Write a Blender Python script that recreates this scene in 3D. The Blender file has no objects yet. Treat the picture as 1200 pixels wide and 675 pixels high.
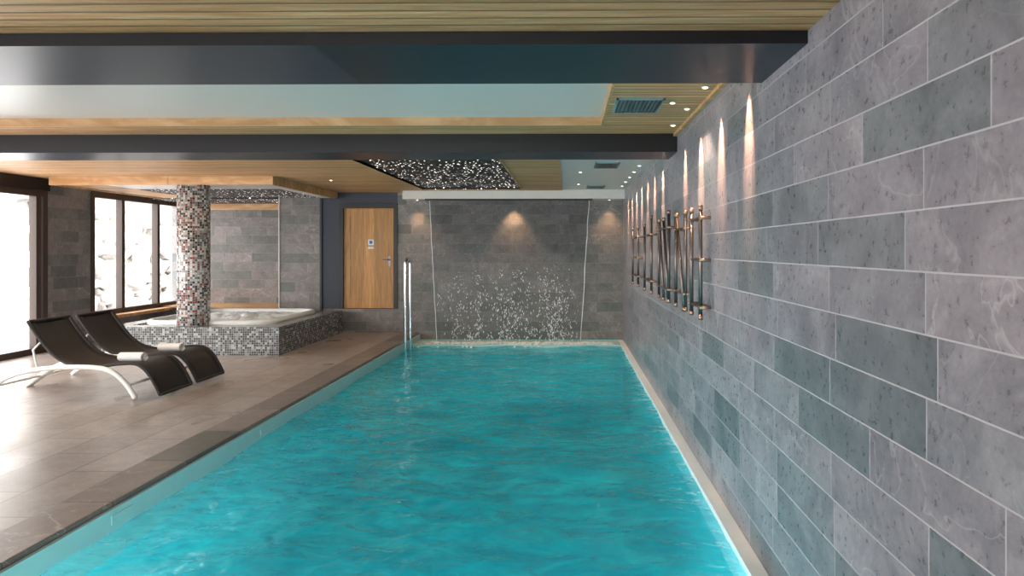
import bpy, math, random
from mathutils import Vector, noise
random.seed(7)
S = bpy.context.scene
try:
    S.view_settings.view_transform = 'Standard'
    S.view_settings.look = 'None'
    S.view_settings.exposure = 0.0
except Exception as e:
    print(e)

# ------------------------------------------------------------ node helper
class NT:
    def __init__(s, name):
        s.m = bpy.data.materials.new(name); s.m.use_nodes = True
        s.t = s.m.node_tree; s.t.nodes.clear()
        s.out = s.t.nodes.new('ShaderNodeOutputMaterial')
    def n(s, typ, **kw):
        nd = s.t.nodes.new(typ)
        for k, v in kw.items(): setattr(nd, k, v)
        return nd
    def l(s, a, b): s.t.links.new(a, b)
    def put(s, sock, v):
        if hasattr(v, 'is_output') or isinstance(v, bpy.types.NodeSocket): s.l(v, sock)
        else:
            if isinstance(v, (tuple, list)) and len(v) == 3 and sock.type == 'RGBA': v = (*v, 1)
            sock.default_value = v
    def math(s, op, a, b=None, c=None, clamp=False):
        nd = s.n('ShaderNodeMath', operation=op, use_clamp=clamp)
        s.put(nd.inputs[0], a)
        if b is not None: s.put(nd.inputs[1], b)
        if c is not None: s.put(nd.inputs[2], c)
        return nd.outputs[0]
    def pos(s):
        g = s.n('ShaderNodeTexCoord'); sp = s.n('ShaderNodeSeparateXYZ')
        s.l(g.outputs['Object'], sp.inputs[0])
        return sp.outputs[0], sp.outputs[1], sp.outputs[2], g.outputs['Object']
    def comb(s, a, b, c):
        nd = s.n('ShaderNodeCombineXYZ')
        s.put(nd.inputs[0], a); s.put(nd.inputs[1], b); s.put(nd.inputs[2], c)
        return nd.outputs[0]
    def white(s, vec):
        nd = s.n('ShaderNodeTexWhiteNoise', noise_dimensions='3D'); s.l(vec, nd.inputs['Vector'])
        return nd.outputs['Value'], nd.outputs['Color']
    def noise(s, vec, scale, detail=4, rough=.55, dist=0):
        nd = s.n('ShaderNodeTexNoise'); s.l(vec, nd.inputs['Vector'])
        nd.inputs['Scale'].default_value = scale; nd.inputs['Detail'].default_value = detail
        nd.inputs['Roughness'].default_value = rough; nd.inputs['Distortion'].default_value = dist
        return nd.outputs['Fac']
    def ramp(s, fac, stops, interp='LINEAR'):
        nd = s.n('ShaderNodeValToRGB'); cr = nd.color_ramp; cr.interpolation = interp
        while len(cr.elements) < len(stops): cr.elements.new(.5)
        for e, (p, c) in zip(cr.elements, stops):
            e.position = p; e.color = (*c, 1) if len(c) == 3 else c
        s.put(nd.inputs[0], fac); return nd.outputs[0]
    def mix(s, fac, a, b, mode='MIX'):
        nd = s.n('ShaderNodeMix', data_type='RGBA', blend_type=mode)
        s.put(nd.inputs[0], fac); s.put(nd.inputs[6], a); s.put(nd.inputs[7], b)
        return nd.outputs[2]
    def bump(s, h, strength=.3, dist=.01):
        nd = s.n('ShaderNodeBump'); nd.inputs['Strength'].default_value = strength
        nd.inputs['Distance'].default_value = dist; s.l(h, nd.inputs['Height'])
        return nd.outputs[0]
    def bsdf(s, color, rough=.5, metal=0, spec=.5, normal=None, emis=None, estr=0, trans=0, ior=1.45):
        b = s.n('ShaderNodeBsdfPrincipled')
        s.put(b.inputs['Base Color'], color); s.put(b.inputs['Roughness'], rough)
        b.inputs['Metallic'].default_value = metal
        b.inputs['Specular IOR Level'].default_value = spec
        b.inputs['Transmission Weight'].default_value = trans
        b.inputs['IOR'].default_value = ior
        if normal is not None: s.l(normal, b.inputs['Normal'])
        if emis is not None:
            s.put(b.inputs['Emission Color'], emis); s.put(b.inputs['Emission Strength'], estr)
        return b.outputs[0]
    def done(s, sh): s.l(sh, s.out.inputs[0]); return s.m

def plain(name, col, rough=.5, metal=0, spec=.5, var=.06, emis=None, estr=0):
    t = NT(name); x, y, z, p = t.pos()
    f = t.noise(p, 9, 3)
    c = t.mix(f, tuple(max(0, v*(1-var)) for v in col), tuple(v*(1+var) for v in col))
    return t.done(t.bsdf(c, rough, metal, spec, emis=emis, estr=estr))

# stone tile wall -------------------------------------------------
def stone(name, axis, lo=(.150,.145,.170), hi=(.345,.328,.362), L=.8, H=.2, rough=.30, z0=-0.03, grout=(.45,.44,.47), gw=.0030):
    t = NT(name); x, y, z, p = t.pos()
    u = y if axis == 'y' else x
    zz = t.math('DIVIDE', t.math('ADD', z, 10+z0), H)
    row = t.math('FLOOR', zz)
    rv, _ = t.white(t.comb(row, 3.3, 1.7))
    uu = t.math('ADD', t.math('DIVIDE', t.math('ADD', u, 40.0), L), rv)
    cell = t.math('FLOOR', uu)
    v, vc = t.white(t.comb(cell, row, 5.1))
    fu = t.math('FRACT', uu); fz = t.math('FRACT', zz)
    du = t.math('MULTIPLY', t.math('MINIMUM', fu, t.math('SUBTRACT', 1, fu)), L)
    dz = t.math('MULTIPLY', t.math('MINIMUM', fz, t.math('SUBTRACT', 1, fz)), H)
    d = t.math('MINIMUM', du, dz)
    gm = t.math('LESS_THAN', d, gw)
    off = t.n('ShaderNodeVectorMath', operation='MULTIPLY_ADD')
    t.l(vc, off.inputs[0]); off.inputs[1].default_value = (9, 9, 9); t.l(p, off.inputs[2])
    n1 = t.noise(off.outputs[0], 2.6, 7, .68, .8)
    n2 = t.noise(off.outputs[0], 26, 5, .65)
    c = t.mix(t.ramp(n1, [(.28,(0,0,0)),(.72,(1,1,1))]), lo, hi)
    c = t.mix(1.0, c, t.ramp(v, [(0, (.60,.69,.68)), (.22, (.82,.88,.87)), (.4,(.96,.96,.97)), (.75, (1.02,1.0,1.0)), (1, (1.16,1.13,1.12))]), 'MULTIPLY')
    c = t.mix(1.0, c, t.ramp(n2, [(.3, (.84,.84,.84)), (.7, (1.16,1.16,1.16))]), 'MULTIPLY')
    vn = t.noise(off.outputs[0], 1.3, 4, .55, 1.8)
    vd = t.math('ABSOLUTE', t.math('SUBTRACT', vn, .5))
    vm = t.math('MULTIPLY', t.math('SUBTRACT', 1, t.math('MULTIPLY', vd, 120), clamp=True), t.math('MULTIPLY', v, .5), clamp=True)
    c = t.mix(vm, c, (.55,.54,.55))
    c = t.mix(gm, c, grout)
    r = t.math('ADD', t.math('MULTIPLY', n2, .25), rough-.12)
    r = t.math('ADD', r, t.math('MULTIPLY', gm, .3))
    h = t.math('SUBTRACT', t.math('ADD', t.math('MULTIPLY', n2, .35), t.math('MULTIPLY', n1, .4)), gm)
    return t.done(t.bsdf(c, r, normal=t.bump(h, .35, .006)))

def wood(name, P=.095, along='x', base=(.60,.335,.15), lite=(.83,.54,.30), rough=.5, groove=True):
    t = NT(name); x, y, z, p = t.pos()
    a, b = (x, y) if along == 'x' else (y, x)
    if along == 'z': a, b = z, x
    q = t.math('DIVIDE', t.math('ADD', b, 30.0), P)
    row = t.math('FLOOR', q); fr = t.math('FRACT', q)
    v, _ = t.white(t.comb(row, 2.2, .4))
    vec = t.comb(t.math('MULTIPLY', a, .35), t.math('MULTIPLY', b, 5.5), t.math('ADD', t.math('MULTIPLY', v, 7), z if along != 'z' else y))
    n1 = t.noise(vec, 3.5, 5, .6, 1.2)
    c = t.ramp(n1, [(.25, tuple(k*.72 for k in base)), (.45, base), (.7, lite)])
    c = t.mix(1.0, c, t.ramp(v, [(0, (.80,.79,.78)), (1, (1.12,1.1,1.08))]), 'MULTIPLY')
    vo = t.n('ShaderNodeTexVoronoi'); t.l(t.comb(t.math('MULTIPLY', a, .9), t.math('MULTIPLY', b, 1.9), v), vo.inputs['Vector'])
    vo.inputs['Scale'].default_value = 2.2
    km = t.math('SUBTRACT', 1, t.math('MULTIPLY', vo.outputs['Distance'], 16), clamp=True)
    c = t.mix(km, c, (.16,.08,.035))
    if groove:
        dg = t.math('MINIMUM', fr, t.math('SUBTRACT', 1, fr))
        g = t.math('SUBTRACT', 1, t.math('MULTIPLY', dg, 7), clamp=True)
        c = t.mix(t.math('MULTIPLY', g, .85), c, (.12,.07,.035))
        nm = t.bump(t.math('SUBTRACT', t.math('MULTIPLY', n1, .1), g), .6, .012)
        return t.done(t.bsdf(c, rough, normal=nm))
    return t.done(t.bsdf(c, rough))

def mosaic(name, cols, cell=.045, cyl=None, rough=.2):
    t = NT(name); x, y, z, p = t.pos()
    if cyl:
        ang = t.math('MULTIPLY', t.math('ARCTAN2', t.math('SUBTRACT', y, cyl[1]), t.math('SUBTRACT', x, cyl[0])), cyl[2])
        x, y = ang, 0.5
    sx = [t.math('DIVIDE', t.math('ADD', k, 20.0137), cell) for k in (x, y, z)]
    fl = [t.math('FLOOR', k) for k in sx]
    v, _ = t.white(t.comb(*fl))
    c = t.ramp(v, cols, 'CONSTANT')
    geo = t.n('ShaderNodeNewGeometry'); sp = t.n('ShaderNodeSeparateXYZ'); t.l(geo.outputs['Normal'], sp.inputs[0])
    g = None
    for i, k in enumerate(sx):
        if cyl and i == 1: continue
        f = t.math('FRACT', k)
        d = t.math('LESS_THAN', t.math('MINIMUM', f, t.math('SUBTRACT', 1, f)), .07)
        if not cyl:
            d = t.math('MULTIPLY', d, t.math('LESS_THAN', t.math('ABSOLUTE', sp.outputs[i]), .7))
        g = d if g is None else t.math('MAXIMUM', g, d)
    c = t.mix(g, c, (.42,.41,.40))
    return t.done(t.bsdf(c, rough, spec=.6))

# ---------------------------------------------------------- materials
M = {}
M['stone_r'] = stone('stone_tile_right', 'y')
M['stone_b'] = stone('stone_tile_back', 'x', lo=(.130,.118,.112), hi=(.265,.240,.228), L=.6, gw=.003, grout=(.25,.24,.23), rough=.42)
M['stone_l'] = stone('stone_tile_left', 'y', lo=(.145,.142,.145), hi=(.27,.26,.262), L=.6, gw=.003, grout=(.25,.25,.25), rough=.42)
M['wood_x'] = wood('wood_planks_x')
M['wood_edge'] = wood('wood_edge', P=.3, groove=False)
M['white'] = plain('white_ceiling_paint', (.74,.71,.67), .35, var=.02)
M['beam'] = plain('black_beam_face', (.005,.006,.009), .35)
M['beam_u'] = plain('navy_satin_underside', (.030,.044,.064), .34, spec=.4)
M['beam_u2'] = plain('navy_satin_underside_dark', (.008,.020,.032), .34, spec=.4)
M['navy'] = plain('slate_paint', (.035,.045,.065), .5)
M['black'] = plain('black_metal', (.01,.01,.012), .4)
M['frame'] = plain('brown_window_frame', (.055,.035,.028), .4)
M['chrome'] = plain('chrome', (.75,.76,.78), .15, metal=1)
M['steel_dark'] = plain('dark_steel', (.16,.15,.15), .35, metal=1)
M['bronze'] = plain('bronze_tube', (.20,.165,.15), .4, metal=1)
M['copper'] = plain('copper', (.50,.31,.22), .4, metal=1)
M['white_metal'] = plain('white_lacquer', (.92,.92,.90), .35)
M['towel'] = plain('towel_cloth', (.85,.84,.82), .9, var=.08)
M['pool_white'] = plain('pool_liner_edge', (.50,.66,.64), .4)
M['edge_white'] = plain('pool_white_ledge', (.84,.90,.91), .4)
M['sign'] = plain('sign_white', (.75,.8,.85), .4)
M['sign_b'] = plain('sign_blue', (.05,.12,.35), .4)
M['vent'] = plain('vent_teal_grey', (.22,.34,.37), .4)
M['lamp_ring'] = plain('lamp_ring', (.7,.7,.7), .3, metal=1)
M['bulb'] = plain('lamp_bulb', (1,.9,.75), .4, emis=(1,.82,.6), estr=6)
M['snow'] = plain('outdoor_snow', (.85,.87,.9), .9, var=.03)
M['plinth'] = plain('spa_shell', (.82,.86,.86), .25)

def deckmat():
    t = NT('deck_tile'); x, y, z, p = t.pos()
    L, H = .9, .45
    q = t.math('DIVIDE', t.math('ADD', x, 20.01), H); row = t.math('FLOOR', q)
    uu = t.math('ADD', t.math('DIVIDE', t.math('ADD', y, 20.0), L), t.math('MULTIPLY', row, .5))
    cell = t.math('FLOOR', uu); v, vc = t.white(t.comb(cell, row, 1.3))
    fu = t.math('FRACT', uu); fq = t.math('FRACT', q)
    d = t.math('MINIMUM', t.math('MULTIPLY', t.math('MINIMUM', fu, t.math('SUBTRACT', 1, fu)), L),
               t.math('MULTIPLY', t.math('MINIMUM', fq, t.math('SUBTRACT', 1, fq)), H))
    g = t.math('LESS_THAN', d, .005)
    n = t.noise(p, 5, 8, .75); n2 = t.noise(p, 45, 4, .7)
    c = t.mix(t.ramp(n,[(.32,(0,0,0)),(.68,(1,1,1))]), (.255,.218,.200), (.395,.348,.322))
    c = t.mix(1.0, c, t.ramp(v, [(0, (.90,.90,.90)), (1, (1.1,1.1,1.1))]), 'MULTIPLY')
    c = t.mix(1.0, c, t.ramp(n2, [(.3, (.82,.82,.82)), (.7, (1.16,1.16,1.16))]), 'MULTIPLY')
    c = t.mix(g, c, (.11,.095,.085))
    wet = t.noise(p, 1.2, 2, .5, .2)
    r = t.math('SUBTRACT', .46, t.math('MULTIPLY', wet, .28))
    h = t.math('SUBTRACT', t.math('MULTIPLY', n2, .3), g)
    return t.done(t.bsdf(c, r, normal=t.bump(h, .25, .004)))
M['deck'] = deckmat()
M['coping'] = stone('coping_stone', 'y', lo=(.15,.125,.114), hi=(.26,.222,.205), L=.9, H=.5, grout=(.07,.06,.055), rough=.36, z0=.03)

def basin():
    t = NT('pool_basin'); x, y, z, p = t.pos()
    n = t.noise(p, .8, 2)
    c = t.mix(n, (.08,.70,.78), (.18,.88,.90))
    return t.done(t.bsdf(c, .6))
M['basin'] = basin()
def water():
    t = NT('pool_water'); x, y, z, p = t.pos()
    v1 = t.comb(t.math('MULTIPLY', x, .8), y, 0)
    n1 = t.noise(v1, 4.2, 2, .45, .6)
    n2 = t.noise(v1, 13, 2, .5, .4)
    h = t.math('ADD', n1, t.math('MULTIPLY', n2, .22))
    nm = t.bump(h, .8, .06)
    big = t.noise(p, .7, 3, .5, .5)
    rip_light = t.noise(t.comb(t.math('MULTIPLY', x, .6), y, 3), 4.2, 2, .5, 1.0)
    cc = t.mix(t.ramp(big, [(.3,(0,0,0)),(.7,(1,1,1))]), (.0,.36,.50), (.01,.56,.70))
    cc = t.mix(1.0, cc, t.ramp(rip_light, [(.3,(.60,.68,.74)),(.5,(1,1,1)),(.72,(1.5,1.3,1.22))]), 'MULTIPLY')  # ripple shade and caustic-like light patches painted into the water colour
    d = t.bsdf(cc, .02, normal=nm, ior=1.40, spec=.6)
    tr = t.n('ShaderNodeBsdfTransparent'); tr.inputs[0].default_value = (.5,.95,.98,1)
    ms = t.n('ShaderNodeMixShader'); ms.inputs[0].default_value = .68
    t.l(tr.outputs[0], ms.inputs[1]); t.l(d, ms.inputs[2])
    return t.done(ms.outputs[0])
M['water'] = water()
def spa_water():
    t = NT('spa_water'); x, y, z, p = t.pos()
    n = t.noise(p, 7, 6, .75)
    c = t.mix(t.ramp(n,[(.38,(0,0,0)),(.52,(1,1,1))]), (.60,.80,.82), (.97,.98,.98))
    return t.done(t.bsdf(c, .3, normal=t.bump(n, .6, .04)))
M['spa_water'] = spa_water()
def stars():
    t = NT('starry_ceiling'); x, y, z, p = t.pos()
    vo = t.n('ShaderNodeTexVoronoi'); t.l(p, vo.inputs['Vector']); vo.inputs['Scale'].default_value = 15
    m = t.math('LESS_THAN', vo.outputs['Distance'], .20)
    sp = t.n('ShaderNodeSeparateColor'); t.l(vo.outputs['Color'], sp.inputs[0])
    e = t.math('MULTIPLY', m, t.math('MULTIPLY', t.math('POWER', sp.outputs[0], 1.5), 7))
    return t.done(t.bsdf((.03,.026,.028), .5, spec=.3, emis=(1,.95,.88), estr=e))
M['stars'] = stars()
def sling():
    t = NT('black_mesh_sling'); x, y, z, p = t.pos()
    n = t.noise(p, 160, 1)
    c = t.mix(n, (.008,.007,.007), (.04,.036,.036))
    return t.done(t.bsdf(c, .6))
M['sling'] = sling()
def glass():
    t = NT('window_glass'); t.pos()
    tr = t.n('ShaderNodeBsdfTransparent'); gl = t.n('ShaderNodeBsdfGlossy'); gl.inputs['Roughness'].default_value = .02
    fr = t.n('ShaderNodeFresnel'); fr.inputs[0].default_value = 1.35
    ms = t.n('ShaderNodeMixShader'); t.l(fr.outputs[0], ms.inputs[0]); t.l(tr.outputs[0], ms.inputs[1]); t.l(gl.outputs[0], ms.inputs[2])
    return t.done(ms.outputs[0])
M['glass'] = glass()
def sheet():
    t = NT('falling_water_sheet'); x, y, z, p = t.pos()
    tr = t.n('ShaderNodeBsdfTransparent'); tr.inputs[0].default_value = (.80,.81,.82,1)
    v = t.comb(t.math('MULTIPLY', x, 12), y, t.math('MULTIPLY', z, .8))
    n = t.noise(v, 3, 3)
    gl = t.n('ShaderNodeBsdfGlossy'); gl.inputs['Roughness'].default_value = .15
    t.l(t.bump(n, .4, .03), gl.inputs['Normal'])
    ms = t.n('ShaderNodeMixShader'); ms.inputs[0].default_value = .015
    t.l(tr.outputs[0], ms.inputs[1]); t.l(gl.outputs[0], ms.inputs[2])
    return t.done(ms.outputs[0])
M['sheet'] = sheet()
M['drops'] = plain('white_water', (.9,.93,.95), .15, spec=.8)
def rockmat():
    t = NT('pale_rock'); x, y, z, p = t.pos()
    n = t.noise(p, 4, 8, .7)
    return t.done(t.bsdf(t.ramp(n, [(.3, (.28,.26,.24)), (.6, (.54,.52,.50))]), .9, normal=t.bump(n, .8, .1)))
M['rock'] = rockmat()
M['mos_col'] = mosaic('mosaic_column', [(0,(.72,.72,.70)),(.27,(.36,.06,.05)),(.38,(.03,.03,.035)),(.54,(.42,.28,.24)),(.62,(.22,.22,.22)),(.78,(.50,.50,.49)),(.93,(.10,.14,.16))], .036, cyl=(-6.2,11.25,.25))
M['mos_spa'] = mosaic('mosaic_spa', [(0,(.03,.035,.045)),(.32,(.10,.12,.14)),(.52,(.22,.26,.28)),(.7,(.42,.46,.47)),(.80,(.015,.02,.03))], .036)
M['door_wood']=wood('door_oak',P=.20,along='z',base=(.50,.24,.07),lite=(.70,.38,.13),rough=.4,groove=False)

# ---------------------------------------------------------- mesh builder
class MB:
    def __init__(s): s.v=[]; s.f=[]; s.mi=[]; s.sm=[]; s.mats=[]
    def m(s, k):
        if k not in s.mats: s.mats.append(k)
        return s.mats.index(k)
    def box(s, x0,x1,y0,y1,z0,z1, mat, bottom=None, front=None):
        b=len(s.v); s.v += [(x0,y0,z0),(x1,y0,z0),(x1,y1,z0),(x0,y1,z0),(x0,y0,z1),(x1,y0,z1),(x1,y1,z1),(x0,y1,z1)]
        fs=[(0,3,2,1),(4,5,6,7),(0,1,5,4),(1,2,6,5),(2,3,7,6),(3,0,4,7)]
        for i,f in enumerate(fs):
            s.f.append(tuple(b+k for k in f)); s.sm.append(False)
            mm = mat
            if i==0 and bottom: mm=bottom
            if i==2 and front: mm=front
            s.mi.append(s.m(mm))
        return s
    def quad(s, pts, mat):
        b=len(s.v); s.v += pts; s.f.append(tuple(range(b,b+len(pts)))); s.mi.append(s.m(mat)); s.sm.append(False)
    def grid(s, fn, nu, nv, mat, smooth=True):
        b=len(s.v)
        for i in range(nu+1):
            for j in range(nv+1): s.v.append(tuple(fn(i/nu,j/nv)))
        for i in range(nu):
            for j in range(nv):
                a=b+i*(nv+1)+j
                s.f.append((a,a+nv+1,a+nv+2,a+1)); s.mi.append(s.m(mat)); s.sm.append(smooth)
    def tube(s, pts, r, mat, n=10, closed=False, caps=True):
        pts=[Vector(p) for p in pts]; b=len(s.v); N=len(pts); up=None
        for i,p in enumerate(pts):
            if closed: d=(pts[(i+1)%N]-pts[i-1])
            else: d=(pts[min(i+1,N-1)]-pts[max(i-1,0)])
            d.normalize()
            if up is None:
                up=Vector((0,0,1)) if abs(d.z)<.9 else Vector((0,1,0))
            a=d.cross(up)
            if a.length<1e-4: a=d.cross(Vector((1,0,0)))
            a.normalize(); c=a.cross(d).normalized(); up=c
            rr=r[i] if isinstance(r,(list,tuple)) else r
            for k in range(n):
                t=2*math.pi*k/n; s.v.append(tuple(p+a*math.cos(t)*rr+c*math.sin(t)*rr))
        for i in range(N if closed else N-1):
            for k in range(n):
                i2=(i+1)%N
                s.f.append((b+i*n+k,b+i*n+(k+1)%n,b+i2*n+(k+1)%n,b+i2*n+k)); s.mi.append(s.m(mat)); s.sm.append(True)
        if caps and not closed:
            s.f.append(tuple(b+k for k in range(n))[::-1]); s.mi.append(s.m(mat)); s.sm.append(False)
            s.f.append(tuple(b+(N-1)*n+k for k in range(n))); s.mi.append(s.m(mat)); s.sm.append(False)
    def blob(s, c, rx, ry, rz, mat, seed=0, rough=0, nu=8, nv=6):
        b=len(s.v)
        for j in range(nv+1):
            ph=math.pi*j/nv
            for i in range(nu):
                th=2*math.pi*i/nu
                d=Vector((math.sin(ph)*math.cos(th),math.sin(ph)*math.sin(th),math.cos(ph)))
                k=1+rough*noise.noise(d*1.6+Vector((seed*3.1,seed*1.7,seed)))
                s.v.append((c[0]+d.x*rx*k,c[1]+d.y*ry*k,c[2]+d.z*rz*k))
        for j in range(nv):
            for i in range(nu):
                s.f.append((b+j*nu+i,b+(j+1)*nu+i,b+(j+1)*nu+(i+1)%nu,b+j*nu+(i+1)%nu)); s.mi.append(s.m(mat)); s.sm.append(True)
    def obj(s, name, parent=None, bevel=0):
        me=bpy.data.meshes.new(name); me.from_pydata(s.v,[],s.f)
        for k in s.mats: me.materials.append(M[k])
        me.polygons.foreach_set('material_index', s.mi); me.polygons.foreach_set('use_smooth', s.sm); me.update()
        o=bpy.data.objects.new(name, me); S.collection.objects.link(o)
        if parent: o.parent=parent
        if bevel:
            md=o.modifiers.new('bevel','BEVEL'); md.width=bevel; md.segments=2; md.limit_method='ANGLE'
        return o
def empty(name):
    e=bpy.data.objects.new(name,None); S.collection.objects.link(e); return e
def smooth_path(pts, n=6):
    P=[Vector(p) for p in pts]; out=[]
    for i in range(len(P)-1):
        p0=P[max(i-1,0)];p1=P[i];p2=P[i+1];p3=P[min(i+2,len(P)-1)]
        for k in range(n):
            t=k/n
            out.append(.5*((2*p1)+(p2-p0)*t+(2*p0-5*p1+4*p2-p3)*t*t+(3*p1-p0-3*p2+p3)*t**3))
    out.append(P[-1]); return out

XL, XR, YR, YD, YA = -8.7, 1.14, -3.0, 14.03, 15.4
PX0, PX1, PY0, PY1 = -3.06, 1.14, 2.7, 14.03
WZ = -.18
# ---------------------------------------------------------- shell
b=MB()
b.box(XL,PX0-.36,YR,YA,-.3,0,'deck')
b.box(PX0-.36,XR,YR,PY0-.36,-.3,0,'deck')
b.obj('floor')
b=MB()
b.box(PX0-.36,PX0,PY0-.36,YD,-.3,0.004,'coping')
b.box(PX0,PX1,PY0-.36,PY0,-.3,0.004,'coping')
b.obj('trim_pool_coping', bevel=.012)
pool=empty('swimming_pool')
b=MB(); D=-1.5
b.quad([(PX0,PY0,D),(PX1,PY0,D),(PX1,PY1,D),(PX0,PY1,D)],'basin')
b.quad([(PX0,PY0,-.3),(PX0,PY0,D),(PX0,PY1,D),(PX0,PY1,-.3)],'basin')
b.quad([(PX1-.001,PY0,-.14),(PX1-.001,PY0,D),(PX1-.001,PY1,D),(PX1-.001,PY1,-.14)],'basin')
b.quad([(PX0,PY1-.001,-.14),(PX0,PY1-.001,D),(PX1,PY1-.001,D),(PX1,PY1-.001,-.14)],'basin')
b.quad([(PX0,PY0,-.3),(PX0,PY0,D),(PX1,PY0,D),(PX1,PY0,-.3)],'basin')
b.box(PX0,PX0+.03,PY0,PY1,-.34,-.03,'pool_white')
b.box(PX1-.10,PX1-.002,PY0,PY1-.002,-.34,-.14,'edge_white')
b.box(PX0,PX1-.10,13.3,PY1-.002,-.34,-.15,'pool_white')
b.box(PX0,PX1,PY0,PY0+.03,-.34,-.03,'pool_white')
for yy in (4.5,6.7,8.9,11.1):
    b.box(PX0+.03,PX0+.036,yy,yy+.22,-.13,-.07,'pool_white')
b.obj('basin',pool)
b=MB()
def wf(u,v):
    x=PX0+.03+(PX1-.10-PX0-.03)*u; y=PY0+.03+(13.3-PY0-.03)*v
    h=noise.noise(Vector((x*1.1,y*.9,0)))*.028+noise.noise(Vector((x*2.0+4,y*2.6,3)))*.020
    h+= .006*noise.noise(Vector((x*5,y*6,9)))
    amp=1+.5*max(0,(y-11.5)/2)
    return (x,y,WZ+h*amp*.85)
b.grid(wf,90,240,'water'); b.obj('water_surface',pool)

b=MB(); b.box(XR,XR+.2,YR,YD,-1.5,3.1,'stone_r'); b.obj('wall_right')
b=MB()
b.box(-3.3,XR,YD,YD+.15,-1.5,3.1,'stone_b')
b.box(-5.1,-3.3,YD,YD+.15,-.3,.49,'stone_b')
b.box(-5.1,-4.70,YD,YD+.15,.49,3.1,'navy')
b.box(-3.50,-3.3,YD,YD+.15,.49,3.1,'stone_b')
b.box(-4.70,-3.50,YD,YD+.15,2.66,3.1,'navy')
b.box(-4.70,-3.50,YD+.14,YD+.3,.49,2.66,'navy')
b.box(-6.0,-5.1,14.12,YA+.1,-.3,3.1,'stone_b')
b.box(-6.0,-5.98,14.10,14.12,0,2.9,'white')
b.box(-5.1,-5.06,13.99,14.12,-.3,3.1,'navy')
b.obj('wall_back')
b=MB()
b.box(XL-.2,-6.0,YA,YA+.2,-.3,3.1,'stone_b')
b.box(XL,-6.0,YA-.04,YA,2.61,2.75,'wood_edge')
b.box(XL,-6.0,14.6,YA,-.0,.46,'stone_b'); b.box(XL,-6.0,14.55,YA,.46,.50,'wood_edge')
b.obj('wall_alcove')
b=MB()
b.box(XL-.25,XL,11.3,12.35,-.3,3.1,'stone_l')
b.box(XL-.25,XL,15.35,YA+.2,-.3,3.1,'stone_l')
b.box(XL-.25,XL,12.35,15.35,-.3,.48,'stone_l')
b.box(XL-.25,XL,12.35,15.35,2.76,3.1,'navy')
b.box(XL-.25,XL+.06,YR,11.3,2.68,3.1,'black')
b.box(XL-.25,XL,YR-.2,YR+.3,-.3,3.1,'stone_l')
b.obj('wall_left')
def window(name, y0,y1,z0,z1,muls,w=.07,dep=.1,x=XL):
    b=MB()
    b.box(x-dep,x+.02,y0,y1,z0,z0+w,'frame'); b.box(x-dep,x+.02,y0,y1,z1-w,z1,'frame')
    for m,ww in [(y0,w),(y1-w,w)]+muls: b.box(x-dep,x+.02,m,m+ww,z0+w,z1-w,'frame')
    b.quad([(x-.05,y0,z0),(x-.05,y1,z0),(x-.05,y1,z1),(x-.05,y0,z1)],'glass')
    return b.obj(name)
window('window_1',YR+.3,11.3,0,2.68,[(1.2,.1),(3.6,.1),(6.0,.1),(8.4,.1),(11.05,.1)],w=.10)
window('window_2',12.35,15.35,.48,2.76,[(13.2,.09),(14.35,.09)],w=.09)
b=MB(); b.box(XL,XL+.25,12.35,14.55,.42,.48,'wood_edge'); b.obj('trim_window_sill')
b=MB()
b.box(XL-.2,XR+.2,YR-.2,YR,-.3,.0,'stone_b'); b.box(XL-.2,XR+.2,YR-.2,YR,2.5,3.1,'stone_b')
b.box(.5,XR+.2,YR-.2,YR,0,2.5,'stone_b')
b.obj('wall_rear')
b=MB()
for x in [XL,-6.4,-4.1,-1.8,.42]: b.box(x,x+.08,YR-.1,YR,.08,2.42,'frame')
b.box(XL,.5,YR-.1,YR,0,.08,'frame'); b.box(XL,.5,YR-.1,YR,2.42,2.5,'frame')
b.quad([(XL,YR-.05,0),(.5,YR-.05,0),(.5,YR-.05,2.5),(XL,YR-.05,2.5)],'glass'); b.obj('window_3')

# ---------------------------------------------------------- ceiling
b=MB()
b.box(XL-.2,XR+.2,YR-.2,3.3,2.74,3.1,'wood_x')
b.box(.345,XR,4.0,7.12,2.91,3.1,'wood_x')
b.box(.325,.345,4.0,6.6,2.905,3.0,'wood_edge')
b.box(XL,.345,6.63,7.12,2.91,3.1,'wood_x')
b.box(XL,.345,6.60,6.63,2.905,3.0,'wood_edge')
b.box(XL,.325,4.0,6.6,2.985,3.1,'white')
b.box(XR-.04,XR,4.02,7.1,2.88,2.91,'wood_edge')
# bay 3
b.box(-.1,XR,7.6,13.6,2.90,3.1,'white')
b.box(-.87,-.1,7.6,13.6,2.885,3.1,'wood_x')
b.box(XL,-2.83,7.6,13.6,2.885,3.1,'wood_x')
b.box(-2.83,-.87,13.26,13.6,2.885,3.1,'wood_x')
b.box(-2.83,-.87,7.6,13.26,2.92,3.1,'stars')
b.box(-.895,-.87,7.6,13.26,2.872,2.95,'wood_edge'); b.box(-2.85,-2.83,7.6,13.26,2.883,2.92,'wood_edge')
b.box(-2.83,-.895,13.235,13.26,2.88,2.95,'stars')
b.box(XL,-3.3,13.6,YA,2.885,3.1,'wood_x')
b.box(-3.3,XR,13.6,YD,2.72,3.1,'white')
b.box(-2.85,.5,13.595,13.80,2.70,2.722,'black')
b.obj('ceiling')
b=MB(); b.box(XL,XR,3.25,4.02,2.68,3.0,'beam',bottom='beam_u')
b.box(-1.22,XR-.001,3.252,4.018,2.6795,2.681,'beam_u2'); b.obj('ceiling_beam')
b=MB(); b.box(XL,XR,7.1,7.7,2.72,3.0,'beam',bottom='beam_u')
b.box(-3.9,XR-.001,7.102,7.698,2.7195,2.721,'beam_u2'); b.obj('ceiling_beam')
b=MB(); x0,x1,y0,y1=-8.36,-4.73,10.9,YD-.04
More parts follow.
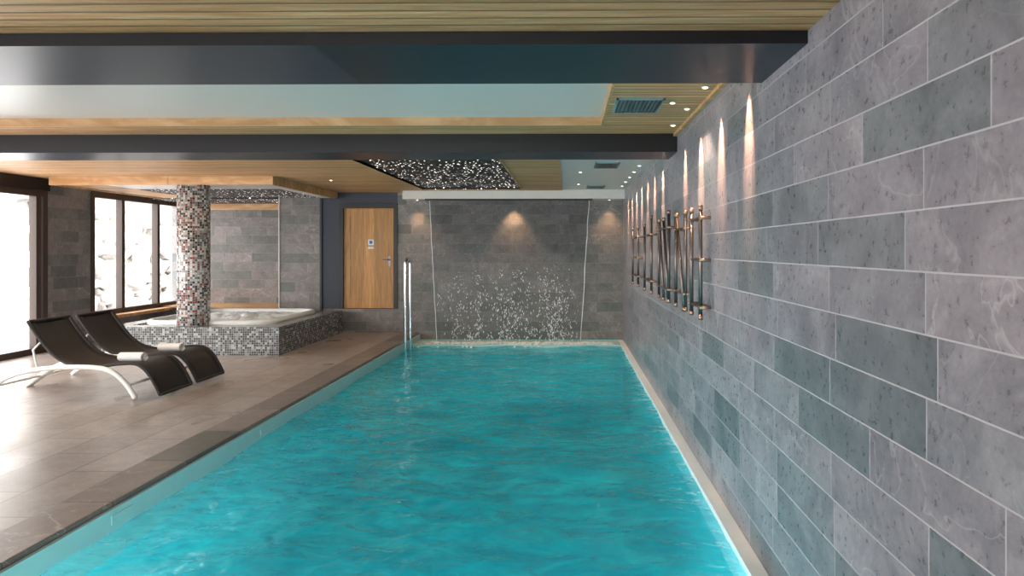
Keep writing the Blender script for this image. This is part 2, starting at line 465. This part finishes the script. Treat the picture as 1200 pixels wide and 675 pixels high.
b.box(x0,x1,y0,y0+.04,2.75,2.89,'wood_edge'); b.box(x1-.04,x1,y0+.04,y1,2.75,2.89,'wood_edge')
b.box(x0,x0+.04,y0+.04,y1,2.75,2.89,'wood_edge')
b.box(x0+.04,-7.6,y0+.04,y1,2.77,2.89,'wood_x'); b.box(-5.05,x1-.04,y0+.04,y1,2.77,2.89,'white')
b.box(-7.6,-5.05,y0+.04,11.9,2.77,2.89,'white'); b.box(-7.6,-5.05,11.9,y1,2.78,2.89,'stars')
b.box(XL,-6.02,y1,YA-.05,2.76,2.89,'stars')
b.obj('ceiling_soffit')

def vent(x0,x1,y0,y1,z):
    b=MB(); b.box(x0,x1,y0,y1,z-.006,z,'vent')
    n=11
    b.box(x0,x1,y0,y0+.02,z-.02,z-.006,'vent'); b.box(x0,x1,y1-.02,y1,z-.02,z-.006,'vent')
    b.box(x0,x0+.02,y0,y1,z-.02,z-.006,'vent'); b.box(x1-.02,x1,y0,y1,z-.02,z-.006,'vent')
    for i in range(n):
        xx=x0+.03+(x1-x0-.06)*i/(n-1); b.box(xx-.006,xx+.006,y0+.02,y1-.02,z-.022,z-.006,'steel_dark')
    b.obj('air_vent')
vent(.39,.78,5.42,5.95,2.91); vent(.38,.72,9.3,9.9,2.90); vent(.36,.70,12.6,13.2,2.90)
def lamp_disc(x,y,z,r=.032):
    b=MB(); b.tube([(x,y,z),(x,y,z-.008)],r,'lamp_ring',14); b.tube([(x,y,z-.006),(x,y,z-.011)],r*.62,'bulb',14)
    return b.obj('downlight')
def downlight(x,y,z,e,size=44,blend=.8,col=(1,.62,.34),tilt=(0,0,0),r=.02):
    d=lamp_disc(x,y,z)
    l=bpy.data.lights.new('spot','SPOT'); l.energy=e; l.spot_size=math.radians(size); l.spot_blend=blend
    l.color=col; l.shadow_soft_size=r
    o=bpy.data.objects.new('spot_lamp',l); o.location=(x,y,z-.03); o.rotation_euler=tilt
    S.collection.objects.link(o); o.parent=d
for y in [4.30+.77*i for i in range(12)]:
    if 7.0<y<7.8: continue
    downlight(1.02,y,2.91 if y<7.5 else 2.90,300,size=31,blend=1,col=(1,.55,.32),tilt=(0,math.radians(-14.5),0),r=.01)
for x,e in ((-3.05,38),(-1.1,85),(.85,45)): downlight(x,13.84,2.72,e,size=84,blend=1,tilt=(math.radians(4),0,0))
for (x,y,z) in [(.86,5.6,2.91),(.2,8.6,2.90),(.2,10.5,2.9),(.2,12.4,2.9),(-4,8.5,2.885),(-6,8.5,2.885),(-7.5,8.9,2.885),(-4,11.5,2.885)]:
    downlight(x,y,z,60,size=110,blend=.6,col=(1,.80,.60))

# ---------------------------------------------------------- door
b=MB(); X0,X1,Z0,Z1=-4.62,-3.58,.50,2.56
b.box(X0-.08,X0,YD-.03,YD+.12,Z0-.01,Z1+.10,'black'); b.box(X1,X1+.08,YD-.03,YD+.12,Z0-.01,Z1+.10,'black'); b.box(X0,X1,YD-.03,YD+.12,Z1,Z1+.10,'black')
yd=YD+.03
b.box(X0,X1,yd+.015,yd+.05,Z0,Z1,'door_wood')
for (a,c,d,e) in [(X0,X0+.13,Z0,Z1),(X1-.13,X1,Z0,Z1),(X0+.13,X1-.13,Z1-.16,Z1),(X0+.13,X1-.13,Z0,Z0+.2),(X0+.13,X1-.13,Z0+.85,Z0+1.0)]:
    b.box(a,c,yd,yd+.015,d,e,'door_wood')
b.box(-4.12,-4.0,yd-.004,yd+.012,1.80,1.92,'sign'); b.box(-4.09,-4.03,yd-.006,yd,1.83,1.89,'sign_b')
b.box(-4.12,-4.0,yd-.004,yd+.012,1.72,1.77,'sign')
b.box(-3.70,-3.65,yd-.012,yd,1.36,1.58,'steel_dark'); b.tube([(-3.675,yd-.01,1.50),(-3.675,yd-.06,1.50),(-3.80,yd-.06,1.50)],.011,'steel_dark')
b.obj('door_1')

b=MB(); cx,cy=-6.2,11.25
b.tube([(cx,cy,0),(cx,cy,2.77)],.25,'mos_col',40); b.obj('mosaic_column')

# ---------------------------------------------------------- spa
b=MB(); sx0,sx1,sy0,sy1=-7.5,-4.63,10.9,13.97
zt=.46
b.box(sx0,sx1,sy0,sy0+.3,0,zt,'mos_spa'); b.box(sx0,sx1,sy1-.25,sy1,0,zt,'mos_spa')
b.box(sx0,sx0+.3,sy0+.3,sy1-.25,0,zt,'mos_spa'); b.box(sx1-.3,sx1,sy0+.3,sy1-.25,0,zt,'mos_spa')
def rr(x0,x1,y0,y1,r,n=6):
    out=[]
    for (cx_,cy_,a0) in [(x1-r,y1-r,0),(x0+r,y1-r,90),(x0+r,y0+r,180),(x1-r,y0+r,270)]:
        for i in range(n+1):
            a=math.radians(a0+90*i/n); out.append((cx_+r*math.cos(a),cy_+r*math.sin(a)))
    return out
ring=rr(sx0+.38,sx1-.38,sy0+.42,sy1-.33,.35)
b.tube([(x,y,zt+.015) for x,y in ring],.055,'plinth',10,closed=True)
b.box(sx0+.3,sx1-.3,sy0+.3,sy1-.25,.30,.41,'plinth')
def sw(u,v):
    x=sx0+.4+(sx1-sx0-.8)*u; y=sy0+.45+(sy1-sy0-.8)*v
    m=math.sin(math.pi*u)*math.sin(math.pi*v)
    return (x,y,.455+.04*m+.06*noise.noise(Vector((x*4,y*4,2)))*(.4+m)+.05*noise.noise(Vector((x*13,y*13,2)))*(.4+m))
b.grid(sw,60,60,'spa_water'); b.obj('hot_tub')

# ---------------------------------------------------------- loungers
def lounger(y0):
    W=.65
    e=empty('sun_lounger')
    prof=smooth_path([(-6.16,0,.88),(-6.02,0,.68),(-5.86,0,.50),(-5.68,0,.40),(-5.42,0,.365),(-5.12,0,.40),(-4.92,0,.40),(-4.79,0,.31),(-4.70,0,.17),(-4.64,0,.05)],6)
    b=MB(); n=len(prof)-1
    def f(u,v):
        p=prof[min(int(round(u*n)),n)]; y=y0+.03+(W-.06)*v
        return (p.x,y,p.z-.02*math.sin(math.pi*v))
    b.grid(f,n,8,'sling')
    o=b.obj('sling',e); md=o.modifiers.new('s','SOLIDIFY'); md.thickness=.008
    for k,yy in enumerate((y0,y0+W)):
        b=MB(); b.tube([(p.x,yy,p.z) for p in prof],.019,'sling',8); b.obj('side_rail_%d'%(k+1),e)
        b=MB()
        yo=yy+(-.035 if k==0 else .035)
        arch=smooth_path([(-6.72,yo,.015),(-6.55,yo,.14),(-6.32,yo,.27),(-6.0,yo,.345),(-5.65,yo,.37),(-5.32,yo,.36),(-5.14,yo,.30),(-5.0,yo,.17),(-4.90,yo,.015)],5)
        b.tube(arch,.028,'white_metal',10)
        b.tube([(-6.02,yo,.34),(-6.10,yy,.56),(-6.0,yy,.66)],.012,'white_metal',8)
        b.obj('leg_frame_%d'%(k+1),e)
    b=MB()
    b.tube([(-6.16,y0,.88),(-6.16,y0+W,.88)],.019,'sling',8)
    b.tube([(-4.64,y0,.05),(-4.64,y0+W,.05)],.019,'sling',8)
    b.tube([(-5.7,y0-.03,.355),(-5.7,y0+W+.03,.355)],.016,'white_metal',8)
    b.tube([(-6.55,y0-.03,.14),(-6.55,y0+W+.03,.14)],.016,'white_metal',8)
    b.tube([(-5.0,y0-.03,.16),(-5.0,y0+W+.03,.16)],.016,'white_metal',8)
    b.obj('cross_bars',e)
    # towel rolled with its axis along the lounger
    t=MB(); yc=y0+.26; xa,xb=-5.26,-4.98
    spiral=[]
    for i in range(60):
        a=i/60*2*math.pi*3; r=.02+.045*i/60; spiral.append((yc+r*math.cos(a)*1.25,r*math.sin(a)*.9))
    def g(u,v):
        s_=spiral[min(int(round(u*59)),59)]; x=xa+(xb-xa)*v; return (x,s_[0],.448+s_[1])
    t.grid(g,59,3,'towel'); t.tube([(xa+.01,yc,.448),(xb-.01,yc,.448)],.048,'towel',14)
    t.obj('rolled_towel')
lounger(7.72); lounger(8.50)

# ---------------------------------------------------------- ladder handrails
b=MB()
for xx in (-3.035,):
    b.tube(smooth_path([(xx,12.75,-1.3),(xx,12.75,.2),(xx,12.75,1.35),(xx,12.78,1.48),(xx,12.95,1.54),(xx,13.12,1.48),(xx,13.15,1.35),(xx,13.15,.2),(xx,13.15,-1.3)],6),.026,'chrome',10)
for z in (-1.2,-.95,-.65,-.35): b.box(-3.03,-2.93,12.75,13.15,z,z+.03,'chrome')
b.obj('pool_ladder')

# ---------------------------------------------------------- wall sculpture (tube racks)
b=MB(); xw=XR-.07
def vbar(y,z0,z1,m='bronze',y2=None,r=.016):
    y2=y if y2 is None else y2
    b.tube([(xw,y,z0),(xw,y2,z1)],r,m,8)
    for (yy,z,s_) in ((y,z0,-1),(y2,z1,1)):
        b.tube([(xw,yy,z-.0),(xw,yy,z+.04*s_)],r*1.25,'copper',8)
def hbar(ya,yb,z,m='bronze'):
    b.tube([(xw,ya,z),(xw,yb,z)],.012,m,8)
    for yy in (ya,yb): b.tube([(XR,yy,z),(xw-.02,yy,z)],.014,'copper',8)
zt_,zb_=2.02,1.18
hbar(5.45,5.95,1.96); hbar(5.45,5.95,1.24); hbar(5.45,5.95,1.62)
for y in (5.5,5.9): vbar(y,zb_,zt_)
hbar(6.2,6.75,1.90); hbar(6.2,6.75,1.30)
vbar(6.2,zb_,zt_); vbar(6.28,zb_,zt_,y2=6.7); vbar(6.75,zb_,zt_)
hbar(7.2,8.0,1.94); hbar(7.2,8.0,1.28); vbar(7.22,zb_,zt_+.06); vbar(7.28,zb_,zt_,y2=7.6); vbar(7.62,zb_,zt_,y2=7.95); vbar(8.0,zb_,zt_)
hbar(8.7,9.5,1.9); hbar(8.7,9.5,1.3); vbar(8.72,zb_,zt_+.08); vbar(9.48,zb_,zt_)
hbar(10.3,11.3,1.9); hbar(10.3,11.3,1.58); hbar(10.3,11.3,1.3); vbar(10.35,zb_,zt_); vbar(11.2,zb_,zt_)
b.obj('wall_sculpture')

# ---------------------------------------------------------- waterfall
b=MB()
yt,yb_=13.84,13.72
b.quad([(-2.80,yt,2.70),(.44,yt,2.70),(.26,yb_,-.15),(-2.63,yb_,-.15)],'sheet')
for (xa,xb) in ((-2.80,-2.63),(.44,.26)):
    pts=[]
    for i in range(40):
        t=i/39; pts.append((xa+(xb-xa)*t+.012*noise.noise(Vector((t*9,xa,0))),yt-.01+(yb_-yt)*t,2.70-2.85*t))
    b.tube(pts,[.006+.004*abs(noise.noise(Vector((i*.9,xa,4)))) for i in range(40)],'drops',6)
def drop(x,y,z,r,dx,dz):
    L=math.hypot(dx,dz)+1e-6; k=min(.03,.006+.007*L)
    d=Vector((dx/L*k,0,dz/L*k)); b.tube([Vector((x,y,z))-d,(x,y,z),Vector((x,y,z))+d],[r*.3,r,r*.3],'drops',5)
for a in range(150):
    cl=random.choice([-2.2,-1.75,-1.2,-.95,-.3,-.1]); c=cl+random.gauss(0,.16); vx=random.gauss(0,.42); v0=random.choice([random.uniform(1.5,3.2),random.uniform(2.6,4.4),random.uniform(3.8,5.5)])
    tt=2*v0/9.8; yy=13.7-random.uniform(0,.35)
    for k in range(random.randint(3,11)):
        t=random.uniform(.15,1)*tt
        z=-.14+v0*t-4.9*t*t+random.gauss(0,.04); x=c+vx*t+random.gauss(0,.03)
        if -2.6<x<.22 and z>-.14: drop(x,yy,z,random.uniform(.004,.011),vx,v0-9.8*t)
for i in range(450):
    x=random.uniform(-2.9,.9); y=13.68-abs(random.gauss(0,.2)); b.blob((x,y,-.145 if y>13.3 else WZ),random.uniform(.012,.04),random.uniform(.012,.04),.014,'drops',nu=6,nv=4)
b.obj('waterfall')

# ---------------------------------------------------------- outdoors
b=MB(); b.box(-26,XL-.26,-14,26,-.5,-.08,'snow'); b.box(XL-.26,6,-16,YR-.21,-.5,-.08,'snow'); b.obj('ground_outside')
b=MB(); k=0
for row in range(8):
    y=15.2+random.uniform(0,.4)
    while y<22:
        r=random.uniform(.3,.6); k+=1
        b.blob((-11.2-row*.12+random.uniform(-.1,.1),y,row*.5+.1),r*.8,r*1.15,r*.85,'rock',seed=k,rough=1.0,nu=16,nv=12); y+=r*1.4
b.obj('rock_retaining_wall')

# ---------------------------------------------------------- light
w=bpy.data.worlds.new('sky'); S.world=w; w.use_nodes=True; nt=w.node_tree
bg=nt.nodes['Background']; bg.inputs[0].default_value=(1,.965,.93,1); bg.inputs[1].default_value=7.4
def area(name,loc,rot,sx,sy,e,col=(1,1,1),portal=False):
    l=bpy.data.lights.new(name,'AREA'); l.shape='RECTANGLE'; l.size=sx; l.size_y=sy; l.energy=e; l.color=col
    if portal: l.cycles.is_portal=True
    o=bpy.data.objects.new(name,l); o.location=loc; o.rotation_euler=rot; S.collection.objects.link(o); return o
area('window_daylight',(XL-.12,4.3,1.35),(0,math.radians(-90),0),2.6,13.8,1,portal=True)
area('window_daylight',(XL-.12,13.85,1.6),(0,math.radians(-90),0),2.2,2.9,1,portal=True)
area('window_daylight',(-4.1,YR-.12,1.25),(math.radians(90),0,0),9,2.4,1,portal=True)
# unseen lamps added at the near end to brighten the water, shining down the pool
for x in (-2.2,-.9,.4):
    area('underwater_fill',(x,PY0+.06,-.75),(math.radians(90),0,math.radians(0)),.3,.3,45,(.9,1,1))

# ---------------------------------------------------------- camera
c=bpy.data.cameras.new('camera'); c.lens=24; c.sensor_width=36; c.clip_start=.05
c.shift_x=-.046; c.shift_y=-44.5/1200
o=bpy.data.objects.new('camera',c); o.location=(0,0,1.7); o.rotation_euler=(math.radians(90),0,math.radians(.7))
S.collection.objects.link(o); S.camera=o
